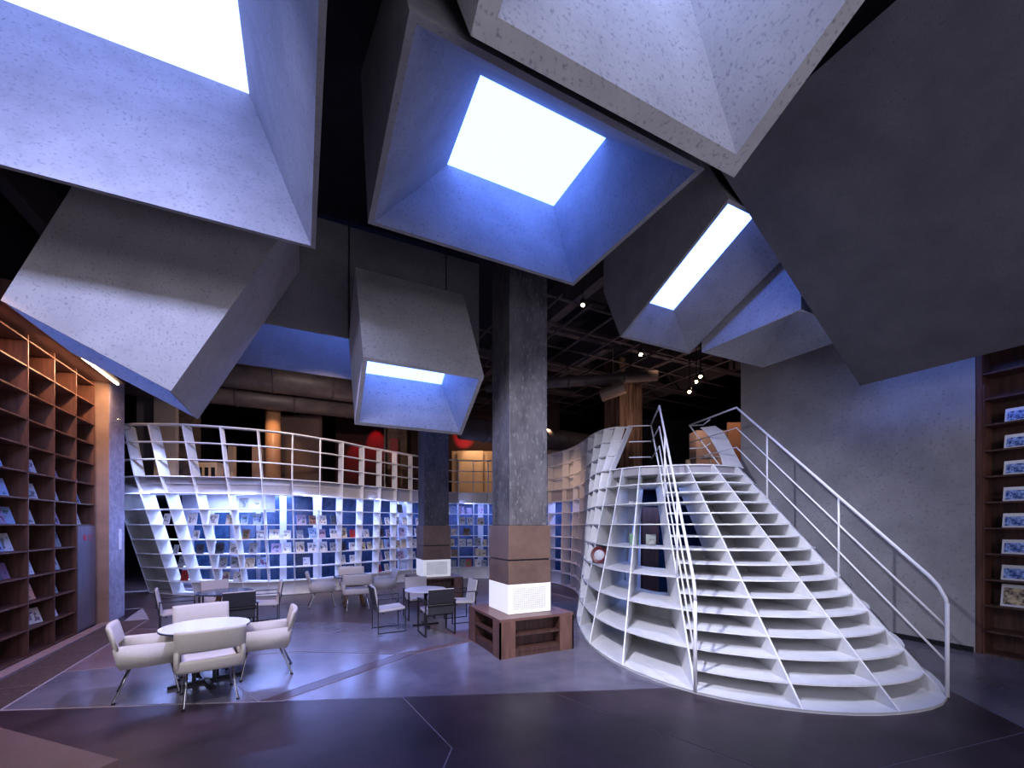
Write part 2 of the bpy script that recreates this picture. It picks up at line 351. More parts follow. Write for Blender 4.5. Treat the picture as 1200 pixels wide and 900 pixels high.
# ------------------------------------------------------------------ light shafts
def inset(q, t):
    q = [Vector(p) for p in q]; n = len(q); r = []
    for i in range(n):
        a = (q[(i+1) % n]-q[i]).normalized(); b = (q[i-1]-q[i]).normalized()
        r.append(q[i]+(a+b)*t)
    return r
def shaft(name, label, outer, inner, sky, m, skym, m_in=None):
    """outer, inner: rings of four corners from the rim upwards; sky: the glowing panel quad"""
    c0 = sum((Vector(p) for p in outer[0]), Vector())/4
    t = thing(name, label, 'light shaft', c0)
    O = [[Vector(p)-c0 for p in r] for r in outer]; I = [[Vector(p)-c0 for p in r] for r in inner]
    for i in range(4):
        j = (i+1) % 4
        bm = bmesh.new()
        ov = [[bm.verts.new(r[i]), bm.verts.new(r[j])] for r in O]; iv = [[bm.verts.new(r[i]), bm.verts.new(r[j])] for r in I]
        for a, b in zip(ov, ov[1:]): bm.faces.new((a[0], a[1], b[1], b[0]))
        for a, b in zip(iv, iv[1:]): bm.faces.new((a[1], a[0], b[0], b[1]))
        bm.faces.new((ov[0][1], ov[0][0], iv[0][0], iv[0][1])); bm.faces.new((ov[-1][0], ov[-1][1], iv[-1][1], iv[-1][0]))
        for s in (0, 1):
            loop = [v[s] for v in ov]+[v[s] for v in reversed(iv)]
            for k in range(min(len(ov), len(iv))-1):
                pass
            try: bm.faces.new(loop)
            except ValueError: pass
        obj('side_panel', bm, m, t)
    S = [Vector(p)-c0 for p in sky]; n = (S[1]-S[0]).cross(S[2]-S[1]).normalized()
    if n.z < 0: n = -n
    bm = bmesh.new(); a = [bm.verts.new(p) for p in S]; b = [bm.verts.new(p+n*.03) for p in S]
    bm.faces.new(a); bm.faces.new(b[::-1])
    for i in range(4): bm.faces.new((a[i], a[(i+1) % 4], b[(i+1) % 4], b[i]))
    obj('skylight_panel', bm, skym, t)
    G = [p+n*.045 for p in inset(S, .004)]; bm = bmesh.new(); a = [bm.verts.new(p) for p in G]; b = [bm.verts.new(p+n*.02) for p in G]
    bm.faces.new(a); bm.faces.new(b[::-1])
    for i in range(4): bm.faces.new((a[i], a[(i+1) % 4], b[(i+1) % 4], b[i]))
    obj('panel_light_stop', bm, black, t)  # unseen sheet added to stop the panel glowing up onto the ceiling
    return t
def rect(x0, x1, y0, y1, z): return [Vector((x0, y0, z)), Vector((x0, y1, z)), Vector((x1, y1, z)), Vector((x1, y0, z))]
def lift(q, dx=0, dy=0): return [Vector((p.x+dx, p.y+dy, 7.44)) for p in q]
def grow(q, t): return inset(q, -t)
V = Vector
# 1 top left
r0 = rect(-3.48, .13, 1.5, 5.10, 4.90); s = rect(-3.2, -.55, 2.5, 5.86, 6.90)
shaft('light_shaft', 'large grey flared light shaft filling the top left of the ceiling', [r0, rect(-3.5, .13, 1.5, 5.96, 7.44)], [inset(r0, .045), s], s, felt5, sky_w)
# 2 centre
r0 = [WP(-.199*3.3, .828*3.3, 5.2), WP(-.477*3.3, 1.412*3.3, 5.2), WP(.256*3.3, 1.779*3.3, 5.2), WP(.541*3.3, 1.196*3.3, 5.2)]
k = 4.6; s = [WP(-.070*k, .947*k, 6.5), WP(-.183*k, 1.19*k, 6.5), WP(.126*k, 1.344*k, 6.5), WP(.242*k, 1.101*k, 6.5)]
shaft('light_shaft', 'flared square light shaft with blue inner faces in front of the near column top', [r0, [V((r0[0].x+.2, 4.2, 7.44)), V((r0[1].x, 5.50, 7.44)), V((max(r0[2].x, 3.80), 5.50, 7.44)), V((3.80, 4.2, 7.44))]], [inset(r0, .055), s], s, felt5, sky_b)
# 3 left tilted box
a = V((-3.0, 6.75, 4.40)); b = V((-1.49, 6.75, 3.60)); dy = V((0, 1.58, 0))
a1 = V((-1.87, 6.75, 7.23)); b1 = V((-.04, 6.75, 6.35)); a2 = V((-1.87, 6.75, 7.4)); b2 = V((-.04, 6.75, 7.4))
R0 = [a, a+dy, b+dy, b]; R1 = [a1, a1+dy, b1+dy, b1]; R2 = [a2, a2+dy, b2+dy, b2]
I0 = inset(R0, .035); off = V((.78, 0, 1.5)); S0 = [p+off for p in inset(R0, .12)]
shaft('light_shaft', 'tilted lavender grey box shaft hanging low on the left before the bookcase', [R0, R1, R2], [I0, S0], S0, felt2, sky_b)
# 4 centre tilted box
p = V((.72, 5.89, 4.12)); q = p+V((1.715, 0, 0)); dn = V((0, 1, -.68)); ax = V((0, .915, 1.67))
R0 = [p, p+dn, q+dn, q]; R1 = [v+ax for v in R0]; R2 = [V((R1[0].x, R1[0].y+.25, 7.4)), V((R1[0].x, 7.75, 7.4)), V((R1[2].x, 7.75, 7.4)), V((R1[2].x, R1[0].y+.25, 7.4))]
u = V((0, .42, .77))
S0 = [p+u+V((.1, 0, 0))+dn*.07, p+u+V((.1, 0, 0))+dn*.82, q+u+V((-.28, 0, 0))+dn*.82, q+u+V((-.28, 0, 0))+dn*.07]
shaft('light_shaft', 'small tilted box shaft facing the camera left of the near column', [R0, R1], [inset(R0, .06), S0], S0, felt, sky_b)
for v in R1[1:3]:
    t_ = SC.objects['light_shaft.003']; c_ = t_.location; bm = bmesh.new()
    tube(bm, [V((v.x, v.y-.05, v.z-.02))-c_, V((v.x, v.y-.05, 7.44))-c_], .012, 6); obj('hanger_rod', bm, blackm, t_)
# 6 right slanted
fl = V((5.09, 5.97, 5.26)); fr = V((6.80, 5.97, 5.26)); up = V((0, -2.15, .99)); ax = V((0, .468, 1.03))
R0 = [fl+up, fl, fr, fr+up]; R1 = [v+ax for v in R0]
S0 = [V((5.22, 4.0, 6.52)), V((5.22, 5.61, 5.78)), V((6.0, 5.61, 5.78)), V((6.0, 4.0, 6.52))]
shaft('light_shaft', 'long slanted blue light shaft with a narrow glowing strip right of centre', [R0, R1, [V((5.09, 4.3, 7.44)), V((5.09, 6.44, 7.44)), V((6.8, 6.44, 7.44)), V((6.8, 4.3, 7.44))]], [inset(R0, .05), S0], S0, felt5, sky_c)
# 7 small right
R0 = rect(6.93, 8.77, 3.95, 5.78, 5.25); S0 = rect(7.5, 8.2, 4.0, 4.55, 6.2)
shaft('light_shaft', 'small flared grey light shaft just above the plain grey right wall', [R0, lift(R0)], [inset(R0, .04), S0], S0, felt, sky_w)
# 8 behind
R0 = rect(-1.45, 3.34, 8.36, 10.75, 5.35); R1 = rect(-1.45, 3.34, 8.36, 10.75, 7.4)
S0 = rect(-.6, 2.6, 8.9, 10.3, 7.0)
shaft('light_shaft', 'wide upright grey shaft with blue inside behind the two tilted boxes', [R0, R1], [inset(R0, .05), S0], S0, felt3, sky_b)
# 5a top centre right
fl = V((.92, 2.44, 4.88)); fr = V((3.32, 2.44, 4.88)); up = V((0, -2.2, 1.1)); ax = V((0, 1.0, 1.95))
R0 = [fl+up, fl, fr, fr+up]; R1 = [v+ax for v in R0]
S0 = [V((1.5, 1.2, 7.05)), V((1.5, 2.5, 6.7)), V((2.6, 2.5, 6.7)), V((2.6, 1.2, 7.05))]
shaft('light_shaft', 'pale thick-rimmed light shaft cut off by the top edge, right of centre', [R0, R1, lift(R1, 0, .3)], [inset(R0, .13), S0], S0, felt, sky_x)
# 5b big dark shaft on the right
yt, yb = 3.78, -2.2
lo = V((8.26, 0, 4.206)); hi = V((4.77, 0, 6.6)); nn = V((.566, 0, .825))*1.25
R0 = [V((lo.x, yb, lo.z)), V((lo.x, yt, lo.z)), V((lo.x+nn.x, yt, lo.z+nn.z)), V((lo.x+nn.x, yb, lo.z+nn.z))]
sl = hi-lo
R1 = [v+sl for v in R0]
S0 = [v+sl*.7 for v in inset(R0, .12)]
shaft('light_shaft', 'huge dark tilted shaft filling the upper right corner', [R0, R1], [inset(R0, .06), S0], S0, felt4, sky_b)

# ------------------------------------------------------------------ columns and their benches
def column_set(x0, y0, first=None, lab=''):
    # clad concrete column
    c = thing('concrete_column', lab[0], 'column', (x0+.365, y0+.365, 0))
    boxo('shaft', (0, 0, 4.66), (.66, .66, 5.52), conc, c, .012)
    boxo('cladding_panel', (0, 0, 1.645), (.73, .73, .51), clad, c)
    boxo('cladding_joint', (0, 0, 1.38), (.70, .70, .03), blackm, c)
    boxo('cladding_panel', (0, 0, 1.187), (.73, .73, .355), clad, c)
    lb = boxo('light_box', (0, 0, .79), (.735, .735, .44), panelw, c)
    for (nx, ny) in ((0, -1), (1, 0)):
        bm = bmesh.new()
        for i in range(23):
            for j in range(14):
                u = -.27+i*.0245; z = .79-.155+j*.024
                if ny: box(bm, (u, -.369, z), (.016, .003, .015))
                elif nx: box(bm, (nx*.369, u, z), (.003, .016, .015))
        g = tag(obj('perforated_grille', bm, mat('grille_grey', (.42, .42, .44), rough=.6), lb), kind='stuff')
    # square bench around
    b = thing('column_bench', lab[1], 'bench', (x0+.365, y0+.365, 0))
    H = .563; s = .625
    boxo('bench_top', (0, 0, H-.02), (2*s, 2*s, .04), mat('bench_top_wood', (.10, .045, .038), (.16, .08, .065), .4, scale=3), b, .004)
    boxo('core_box', (0, 0, .26), (.86, .86, .5), woodd, b)
    boxo('plinth', (0, 0, .03), (2*s-.03, 2*s-.03, .06), woodd, b)
    for k in range(4):
        M = Matrix.Rotation(k*PI/2, 4, 'Z')
        for (cx, wd) in ((-.50, .25), (.50, .25)):
            boxo('front_panel', (cx, -s+.012, .262), (wd, .024, .524), mat('bench_wood', (.09, .042, .032), (.17, .085, .062), .45, scale=3, stretch=(6, 6, .7)), b, M=M)
        boxo('shelf', (0, -s+.11, .31), (.76, .19, .025), woodd, b, M=M)
        boxo('shelf', (0, -s+.11, .085), (.76, .19, .06), woodd, b, M=M)
        for sx in (-.385, .385): boxo('divider', (sx, -s+.11, .27), (.022, .2, .5), woodd, b, M=M)
    return c, b
column_set(2.77, 5.75, lab=('dark weathered concrete column with bronze cladding, nearest the camera', 'square dark wood bench with open shelves round the nearest column'))
column_set(2.80, 10.86, lab=('weathered concrete column with bronze cladding behind the centre tables', 'square dark wood bench round the farther clad column'))
# plain pillar at the end of the left bookcase
c = thing('concrete_pillar', 'lavender grey concrete pillar at the end of the tall left bookcase', 'column', (-3.78, 11.36, 0))
boxo('shaft', (0, 0, 3.7), (.8, .8, 7.4), conc2, c, .01)
boxo('render_face', (0, -.405, 3.7), (.79, .012, 7.4), brownwall, c)
tag(boxo('paper_notice', (-3.374, 11.50, 1.62), (.01, .11, .42), paper), 'small white paper strip fixed to the lavender pillar', 'notice')
bm = bmesh.new()
tube(bm, [(-3.37+.09*math.cos(a), 11.15, 4.02-.02+.05*math.sin(a)) for a in [i*.5 for i in range(13)]], .008, 6, True)
tube(bm, [(-3.37+.09*math.cos(a), 11.75, 4.0-.02+.05*math.sin(a)) for a in [i*.5 for i in range(13)]], .008, 6, True)
tag(obj('wire_hooks', bm, chrome), 'pair of small wire loops sticking out of the lavender pillar', 'hook')
tag(boxo('timber_column', (9.75, 11.3, 3.7), (.95, .8, 7.4), mat('streaked_brown_concrete', (.06, .03, .02), (.22, .13, .09), .7, scale=2.2, stretch=(4, 4, .3), lo=.4, hi=.62), bev=.01), 'streaked brown column standing behind the stair landing', 'column')
tag(boxo('brown_column', (3.15, 16.3, 5.2), (.7, .7, 4.4), brick_m), 'rough brown column on the balcony behind the railing', 'column')

# ------------------------------------------------------------------ lattice wall and stair: fin table  (side, ahead) at level 0, 16, 22
T = [((-10.2, 12.0), (-9.75, 10.35), (-9.75, 10.1)),
     ((-9.25, 11.65), (-8.85, 10.0), (-8.80, 9.66)),
     ((-8.55, 11.5), (-8.22, 9.96), (-8.20, 9.60)),
     ((-7.86, 11.42), (-7.54, 10.05), (-7.47, 9.65)),
     ((-7.17, 11.42), (-6.83, 10.18), (-6.77, 9.88)),
     ((-6.55, 11.5), (-6.10, 10.38), (-6.09, 10.2)),
     ((-5.98, 11.75), (-5.55, 10.76), (-5.48, 10.65)),
     ((-5.48, 12.05), (-5.05, 11.22), (-5.03, 11.2)),
     ((-5.02, 12.5), (-4.66, 11.75), (-4.62, 11.70)),
     ((-4.62, 13.0), (-4.28, 12.32), (-4.28, 12.35)),
     ((-4.24, 13.5), (-3.93, 12.82), (-3.93, 12.85)),
     ((-3.83, 14.05), (-3.60, 13.33), (-3.6, 13.33)),
     ((-3.38, 14.5), (-3.24, 13.85), (-3.24, 13.85)),
     ((-2.90, 14.85), (-2.80, 14.35), (-2.8, 14.35)),
     ((-2.35, 15.1), (-2.30, 14.72), (-2.3, 14.72)),
     ((-1.88, 15.2), (-1.87, 14.95), (-1.87, 14.95)),
     ((-1.36, 15.25), (-1.36, 15.08), (-1.36, 15.05)),
     ((-.85, 15.25), (-.85, 15.1), (-.85, 15.05)),
     ((-.30, 15.2), (-.30, 15.1), (-.3, 15.0)),
     ((.25, 15.0), (.25, 14.95), (.25, 14.8)),
     ((.75, 14.7), (.75, 14.6), (.73, 14.4)),
     ((1.20, 14.25), (1.20, 14.15), (1.15, 13.8)),
     ((1.55, 13.65), (1.60, 13.5), (1.56, 13.1)),
     ((1.76, 12.95), (1.84, 12.8), (1.80, 12.4)),
     ((1.83, 12.2), (1.91, 12.0), (1.92, 11.7)),
     ((1.78, 11.4), (1.91, 11.15), (1.98, 11.1)),
     ((1.64, 10.5), (1.88, 10.3), (2.06, 10.6)),
     ((1.47, 9.65), (1.87, 9.55), (2.20, 10.2)),
     ((1.33, 8.8), (1.93, 9.2), (2.42, 9.97)),
     ((1.26, 7.98), (2.05, 8.93), (2.69, 9.83)),      # 29
     ((1.236, 6.79), (2.24, 8.65), None),              # 30
     ((1.481, 5.72), (2.516, 8.40), None),             # 31
     ((2.068, 4.815), (2.856, 8.27), None),            # 32 A
     ((2.958, 4.338), (3.333, 8.12), None),            # 33 B
     ((3.897, 4.283), (3.83, 8.13), None),             # 34 C
     ((4.75, 4.657), (4.41, 8.38), None),              # 35 R
     ((5.45, 5.70), (4.72, 8.80), None),               # 36
     ((5.62, 6.9), (4.80, 9.6), None)]                 # 37
NF = len(T); iL3, iA, iR = 29, 32, 35
RIS = .19
def fp(i, k):
    a, b, c = T[i]
    a = Vector(a); b = Vector(b)
    if k <= 16: return a+(b-a)*(k/16)
    if c is None: return b
    return b+(Vector(c)-b)*((k-16)/6)
def nrm(i):
    p = (Vector(T[max(i-1, 0)][1])+Vector(T[max(i-1, 0)][0]))/2; q = (Vector(T[min(i+1, NF-1)][1])+Vector(T[min(i+1, NF-1)][0]))/2
    t = (q-p).normalized(); n = Vector((-t.y, t.x))
    L = Vector(T[i][1])-Vector(T[i][0])
    if L.length > .85:
        L.normalize()
        if L.dot(n) < 0: L = -L
        n = L
    return n
NRM = [nrm(i) for i in range(NF)]
DEP = [.32]*NF
for i, d in {0: .62, 1: .62, 2: .58, 3: .52, 4: .45, 5: .38, 23: .34, 24: .36, 25: .38, 26: .48, 27: .62, 28: .85, 29: 1.15, 30: 1.4, 31: 1.1, 32: 1.05, 33: 1.05, 34: 1.05, 35: 1.05, 36: .6, 37: .5}.items(): DEP[i] = d
def dep(i, k):
    return DEP[i]+(max(0, 8-k)*.075 if 30 <= i <= 36 else 0.)
def cr(p0, p1, p2, p3, t):
    return .5*((2*p1)+(p2-p0)*t+(2*p0-5*p1+4*p2-p3)*t*t+(3*p1-p0-3*p2+p3)*t**3)
def curve(k, i0, i1, n=4, off=0., back=False):
    """plan polyline at level k between fins i0..i1, off = inward offset factor"""
    def g(i):
        i = max(0, min(NF-1, i))
        p = fp(i, k)
        return p+NRM[i]*(dep(i, k) if back else off)
    out = []
    for i in range(i0, i1):
        for s in range(n): out.append(cr(g(i-1), g(i), g(i+1), g(i+2), s/n))
    out.append(g(i1)); return out
def c3(pl, z): return [WP(p.x, p.y, z) for p in pl]
lat = thing('lattice_bookcase', 'long curved white lattice bookcase and balcony parapet winding behind the columns', 'bookcase', (0, 0, 0))
sta = thing('lattice_staircase', 'big white curved staircase of open cells with thin wire-like handrails', 'staircase', (0, 0, 0))
def plate(name, k, i0, i1, par, m=white, t=.018, z=None, off0=0.):
    z = k*RIS+.03 if z is None else z
    bm = bmesh.new(); ribbon(bm, c3(curve(k, i0, i1, off=off0), z), c3(curve(k, i0, i1, back=True), z), t)
    return obj(name, bm, m, par)
def fin(name, i, ks, par, m=white, t=.018, dscale=1.):
    n = NRM[i]; tt = Vector((-n.y, n.x))*t/2
    bm = bmesh.new(); vs = []
    for k in ks:
        p = fp(i, k); q = p+n*dep(i, k)*dscale; z = k*RIS+.03
        vs.append([bm.verts.new(WP(*(p+tt), z)), bm.verts.new(WP(*(q+tt), z)), bm.verts.new(WP(*(q-tt), z)), bm.verts.new(WP(*(p-tt), z))])
    for a, b in zip(vs, vs[1:]):
        for j in range(4): bm.faces.new((a[j], a[(j+1) % 4], b[(j+1) % 4], b[j]))
    bm.faces.new(vs[0][::-1]); bm.faces.new(vs[-1]); return obj(name, bm, m, par)
for k in range(0, 17, 2): plate('shelf', k, 0, iA, lat)
for k in (18, 20, 22): 
    b = bmesh.new(); 
    ribbon(b, c3(curve(k, 0, iL3), k*RIS+.03), c3(curve(k, 0, iL3, off=.13 if k < 22 else .16), k*RIS+.03), .03 if k == 22 else .022); obj('parapet_rail', b, white, lat)
for i in range(0, iA):
    fin('rib', i, range(0, 17, 2), lat)
    if i <= iL3: fin('parapet_rib', i, range(16, 23, 2), lat, t=.03 if i != iL3 else .03, dscale=.32/DEP[i]*(.7 if i > 3 else 1.3) if i != iL3 else .17)
for k in range(0, 17): plate('tread', k, iA, iR, sta, t=.02)
for k in range(0, 17, 2): plate('side_plate', k, iR, iR+2, sta, t=.02)
for i in range(iA, NF): fin('fin', i, range(0, 17, 2), sta, t=.02)
# base trim bands (slightly thicker bottom plate)
bm = bmesh.new(); ribbon(bm, c3(curve(0, iL3, iR+2), .032), c3(curve(0, iL3, iR+2, off=.04), .032), .03); obj('base_band', bm, white, sta)
# back faces of the stair cells and of some lattice cells
def backs(name, i0, i1, k0, k1, par, m, off=None, off1=None):
    o0 = c3(curve(k0, i0, i1, back=True) if off is None else curve(k0, i0, i1, off=off), k0*RIS+.012)
    o1 = c3(curve(k1, i0, i1, back=True) if off is None else curve(k1, i0, i1, off=off), k1*RIS+.03)
    ns = [WP(NRM[min(i0+j//4, i1)].x, NRM[min(i0+j//4, i1)].y)*.015 for j in range(len(o0))]
    bm = bmesh.new(); ribbon(bm, o0, o1, ns); return obj(name, bm, m, par)
for i in range(iA, iR):
    for k in range(0, 16):
        if i == iA and 8 <= k <= 13: continue
        if i == iA+1 and k in (): continue
        backs('back_panel', i, i+1, k, k+1, sta, white)
for i in range(iL3-1, iA): backs('back_panel', i, i+1, 14, 16, lat, white)
for i in range(0, iL3-1): backs('fascia_panel', i, i+1, 14, 16, lat, mat('satin_fascia', (.46, .44, .44), rough=.35, metal=.3), off=.14)
for i in range(20, iL3-1):
    for k in (16, 18, 20):
        if i == iL3-2 and k == 20: continue
        backs('parapet_panel', i, i+1, k, k+2, lat, white, off=.26)
for i in (24, 25, 26, 27, 28):
    for k in range(0, 14, 2): backs('back_panel', i, i+1, k, k+2, lat, white)

for k in (0, 2): backs('back_panel', 31, 32, k, k+2, lat, white)
for i in range(2, 22): backs('plinth_panel', i, i+1, 0, 2, lat, white, off=.10)
for k in range(0, 14, 2): backs('back_panel', 0, 1, k, k+2, lat, white)

# deck slab behind the facade at balcony level
front = [WP(p.x, p.y) for p in curve(16, 0, iL3, off=.18)]
front += [WP(p.x, p.y) for p in curve(16, iL3, iR+2, off=.06)][1:]
pts = [(p.x, p.y) for p in front]+[(8.95, 6.52), (15, 6.6), (15, 24.4), (-12.3, 24.4)]
bm = bmesh.new(); slab_poly(bm, pts, 2.90, 3.05)
tag(obj('balcony_deck', bm, mat('deck_grey', (.30, .29, .31), rough=.5)), 'grey balcony floor slab carried above the lattice bookcase', 'deck')

# inner room behind the lattice: back wall following the curve
def innerwall(i0, i1, off, z0, z1, m, name, label):
    A = c3(curve(0, i0, i1, off=off), z0); B = c3(curve(0, i0, i1, off=off), z1)
    ns = [WP(NRM[min(i0+j//4, i1)].x, NRM[min(i0+j//4, i1)].y)*.04 for j in range(len(A))]
    bm = bmesh.new(); ribbon(bm, A, B, ns); return struct(obj(name, bm, m))
innerwall(0, 5, 1.9, 0, 2.9, bluew, 'wall_inner_left', '')
innerwall(5, 24, 1.15, 0, 2.9, navy, 'wall_inner_middle', '')
for (fi, wd_, lb_) in [(5.5, .16, 'white post behind the lattice, leftmost'), (7.0, .22, 'white post behind the lattice left of the cream armchairs'), (10.6, .20, 'white post behind the lattice above the far oak table'), (12.0, .34, 'broad white post behind the lattice left of the farther column'), (16.5, .2, 'white post behind the lattice between the two columns')]:
    j_ = int(fi); p = fp(j_, 6).lerp(fp(j_+1, 6), fi-j_)+NRM[j_]*.62; q = WP(p.x, p.y); o = boxo('white_post', (0, 0, 1.44), (wd_, .08, 2.88), paper); o.location = (q.x, q.y, 0)
    tv = WP(-NRM[j_].y, NRM[j_].x); o.rotation_euler = (0, 0, math.atan2(tv.y, tv.x)); tag(o, lb_, 'post', 'white posts behind the lattice')
for i, (lx, dd, wdt) in enumerate([(-9.6, 13.2, .5), (-8.9, 13.1, .5), (-8.0, 12.9, .55), (-7.2, 12.7, .6), (-6.6, 12.6, .5)]):
    p = WP(lx, dd); o = boxo('glass_panel', (0, 0, 1.2), (wdt, .03, 2.2), navy); o.location = (p.x, p.y, 0); o.rotation_euler = (0, 0, -YAW-.15)
    tag(o, 'blue glass panel behind the left part of the lattice, %s from the left' % ('first', 'second', 'third', 'fourth', 'fifth')[i], 'panel', 'blue glass panels behind the left lattice')
# tubes under the deck
for (px0, px1, y, d, lb) in [(208, 270, 581, 12.6, 'long bright tube light under the deck at the left end of the lattice'), (275, 306, 583, 12.8, 'shorter tube light under the deck beside the long one'),
                             (386, 430, 594, 14.2, 'faint tube light under the deck behind the middle bays'), (458, 482, 590, 15.2, 'tube light under the deck left of the farther column'),
                             (748, 773, 584, 12.6, 'tube light seen through the lattice beside the stair')]:
    a = P(px0, y, d); b = P(px1, y, d); a.z = b.z = 2.84
    bm = bmesh.new(); tube(bm, [a, b], .025, 8); tag(obj('tube_light', bm, tubec), lb, 'lamp')
for (lt, d, e) in [(-8.6, 12.4, 70), (-7.0, 12.3, 60), (-9.5, 12.6, 40)]:
    p = WP(lt, d); area('deck_blue_light', (p.x, p.y, 2.8), (p.x, p.y, 0), 1.2, .4, e, (.42, .52, 1))
for i in range(1, 23, 2):
    p = fp(i, 12)+NRM[i]*(.80 if i > 3 else 1.0); q = WP(p.x, p.y); p2 = fp(i, 0)-NRM[i]*.3; q2 = WP(p2.x, p2.y)
    area('cove_blue_light', (q.x, q.y, 2.84), (q2.x, q2.y, .3), 1.2, .12, 44 if i > 5 else 75, (.24, .34, 1))
for i in range(1, 20, 3):
    p = fp(i, 15)+NRM[i]*.05; q = WP(p.x, p.y); p2 = fp(i, 0)-NRM[i]*.2; q2 = WP(p2.x, p2.y)
    p = fp(i, 14)-NRM[i]*.10; q = WP(p.x, p.y)
    area('facade_blue_light', (q.x, q.y, 2.70), (q2.x, q2.y, 0), 1.2, .04, 12 if i > 5 else 22, (.34, .44, 1))
for (lt, d, e) in [(2.9, 10.3, 26), (3.6, 9.8, 30), (4.3, 10.4, 20)]:
    p = WP(lt, d); area('stair_inner_light', (p.x, p.y, 2.8), (p.x, p.y, 0), .8, .8, e, (.25, .38, 1))
p = WP(2.4, 12.2); area('inner_corner_light', (p.x, p.y, 2.8), (p.x, p.y, 0), .8, .8, 10, (.3, .4, 1))
# warm wash on the convex lattice between the columns
for (lt, d, z, e) in [(.6, 11.6, 4.0, 85), (.5, 13.0, 1.2, 22)]:
    p = WP(lt, d, z); q = WP(1.9, 13.2, 1.7); spot('lattice_warm_light', p, q, e, (1, .62, .45), 1.9)
# inner room pieces seen through the cells by the stair
p = WP(2.95, 10.4); tag(boxo('blue_post', (p.x, p.y, 1.45), (.30, .2, 2.9), paper), 'pale blue lit post behind the lattice cells beside the stair', 'post')
p = WP(3.9, 11.6); struct(boxo('wall_inner_right', (p.x+.6, p.y+.5, 1.45), (4.2, .12, 2.9), navy))
p = WP(3.35, 10.6); tag(boxo('brown_cabinet', (p.x, p.y, 1.2), (.5, .3, 2.3), woodd), 'dark brown cabinet behind the lattice cell beside the stair', 'cabinet')

# ------------------------------------------------------------------ handrails
def rail(par, name, pts, r=.017):
    bm = bmesh.new(); tube(bm, pts, r, 8); return obj(name, bm, rail_m, par, True)
def on(i, s, h): 
    p = Vector(T[i][0])+(Vector(T[i][1])-Vector(T[i][0]))*s; return WP(p.x, p.y, .03+s*3.04+h)
for i, far, side in ((iR, (4.07, 9.79), 1), (iA, (3.18, 9.76), -1)):
    rail(sta, 'rail_post', [on(i, 0, 0), on(i, 0, 1.02)], .02)
    if i == iR: rail(sta, 'handrail', [on(i, 0, 1.0), on(i, .004, 1.06), on(i, .025, 1.13), on(i, .05, 1.15), on(i, .985, 1.15), on(i, 1.0, 1.15), WP(*far, 4.20)], .019)
    else: rail(sta, 'handrail', [on(i, 0, 1.0), on(i, 0.004, 1.10), on(i, .03, 1.17), on(i, 1, 1.15), WP(*far, 4.20)], .019)
    for h in (.76, .38): rail(sta, 'mid_rail', [on(i, 0, h), on(i, 1, h-.01), WP(*far, 3.05+h-.01)], .012)
    for s in (.371, .766): rail(sta, 'rail_post', [on(i, s, 0), on(i, s, 1.15)], .014)
    base = (far[0]+.30*side*-1*(-1 if side < 0 else -1)*0, far[1])
rail(sta, 'landing_post', [P(843, 545, 9.1), WP(4.07, 9.79, 4.2)], .016)
rail(sta, 'landing_post', [P(772, 545.5, 8.9), WP(3.18, 9.76, 4.2)], .016)
for h in (1.12, .76, .40): rail(sta, 'landing_rail', [WP(3.18, 9.76, 3.07+h), P(737, 616-500*(1.17+h)/9.83, 9.83)], .013)
for h in (1.12, .60): rail(sta, 'landing_rail', [WP(4.07, 9.79, 3.07+h), P(824, 616-500*(1.17+h)/9.7, 9.7), P(832, 616-500*(1.17+h)/9.2, 9.2)], .013)
# curled white plate ending the parapet at the right of the landing
A = []; B = []
for (xa, ya, xb, yb, d) in [(848, 547, 872, 549, 8.75), (845, 535, 867, 541, 8.9), (838, 522, 860, 528, 9.05), (832, 512, 853, 514, 9.2), (825, 504, 847, 505, 9.35), (821, 501, 838, 499, 9.5)]:
    A.append(P(xa, ya, d)); B.append(P(xb, yb, d))
bm = bmesh.new(); ribbon(bm, A, B, [Vector((.004, .02, 0))]*len(A)); obj('curled_end_plate', bm, white, sta, False)

# ------------------------------------------------------------------ balcony furniture and far things
def at(name, px, d, z0, z1, wd, dp, m, label, cat, rz=-YAW, grp=None):
    p = WP((px-600)*d/500, d); o = boxo(name, (0, 0, (z1-z0)/2), (wd, dp, z1-z0), m); o.location = (p.x, p.y, z0); o.rotation_euler = (0, 0, rz)
    return tag(o, label, cat, grp)
D = 3.05
p = WP((320-600)*13.4/500, 13.4); bm = bmesh.new(); lathe(bm, [(0, 0), (.22, 0), (.22, 2.5), (0, 2.5)], n=24)
o = obj('round_copper_column', bm, mat('copper_column', (.42, .21, .11), (.5, .27, .15), .4, scale=3), None, True); o.location = (p.x, p.y, D); tag(o, 'round copper orange column lit from above on the balcony', 'column')
at('brown_partition', 350, 14.4, D, 5.6, 1.5, .2, mat('dim_brown_partition', (.10, .062, .055), (.13, .08, .07), .8, scale=3), 'broad dim brown partition right of the round copper column', 'partition')
at('pale_partition', 195, 12.3, D, 6.4, .62, .12, mat('pale_taupe', (.44, .36, .32), rough=.8), 'pale taupe upright partition rising behind the left balcony railing', 'partition')
at('grey_partition', 172, 12.6, D, 6.3, .5, .12, mat('dim_grey', (.16, .14, .15), rough=.8), 'dim grey partition left of the pale taupe one', 'partition')
at('brick_pier', 219, 12.8, D, 5.6, .62, .3, brick_m, 'rough brown brick pier beside the pale partition on the balcony', 'pier')
at('round_post', 272, 13.2, D, 4.35, .16, .16, mat('tan_post', (.5, .36, .25), rough=.5), 'short tan post behind the left balcony railing', 'post')
at('standing_board', 306, 13.6, D, 4.45, .55, .06, taupe, 'taupe panel standing beside the round copper column', 'panel')
cb = at('wood_display_rack', 246, 12.6, D, 3.75, .62, .3, warmp, 'low tan display rack behind the left balcony railing', 'rack')
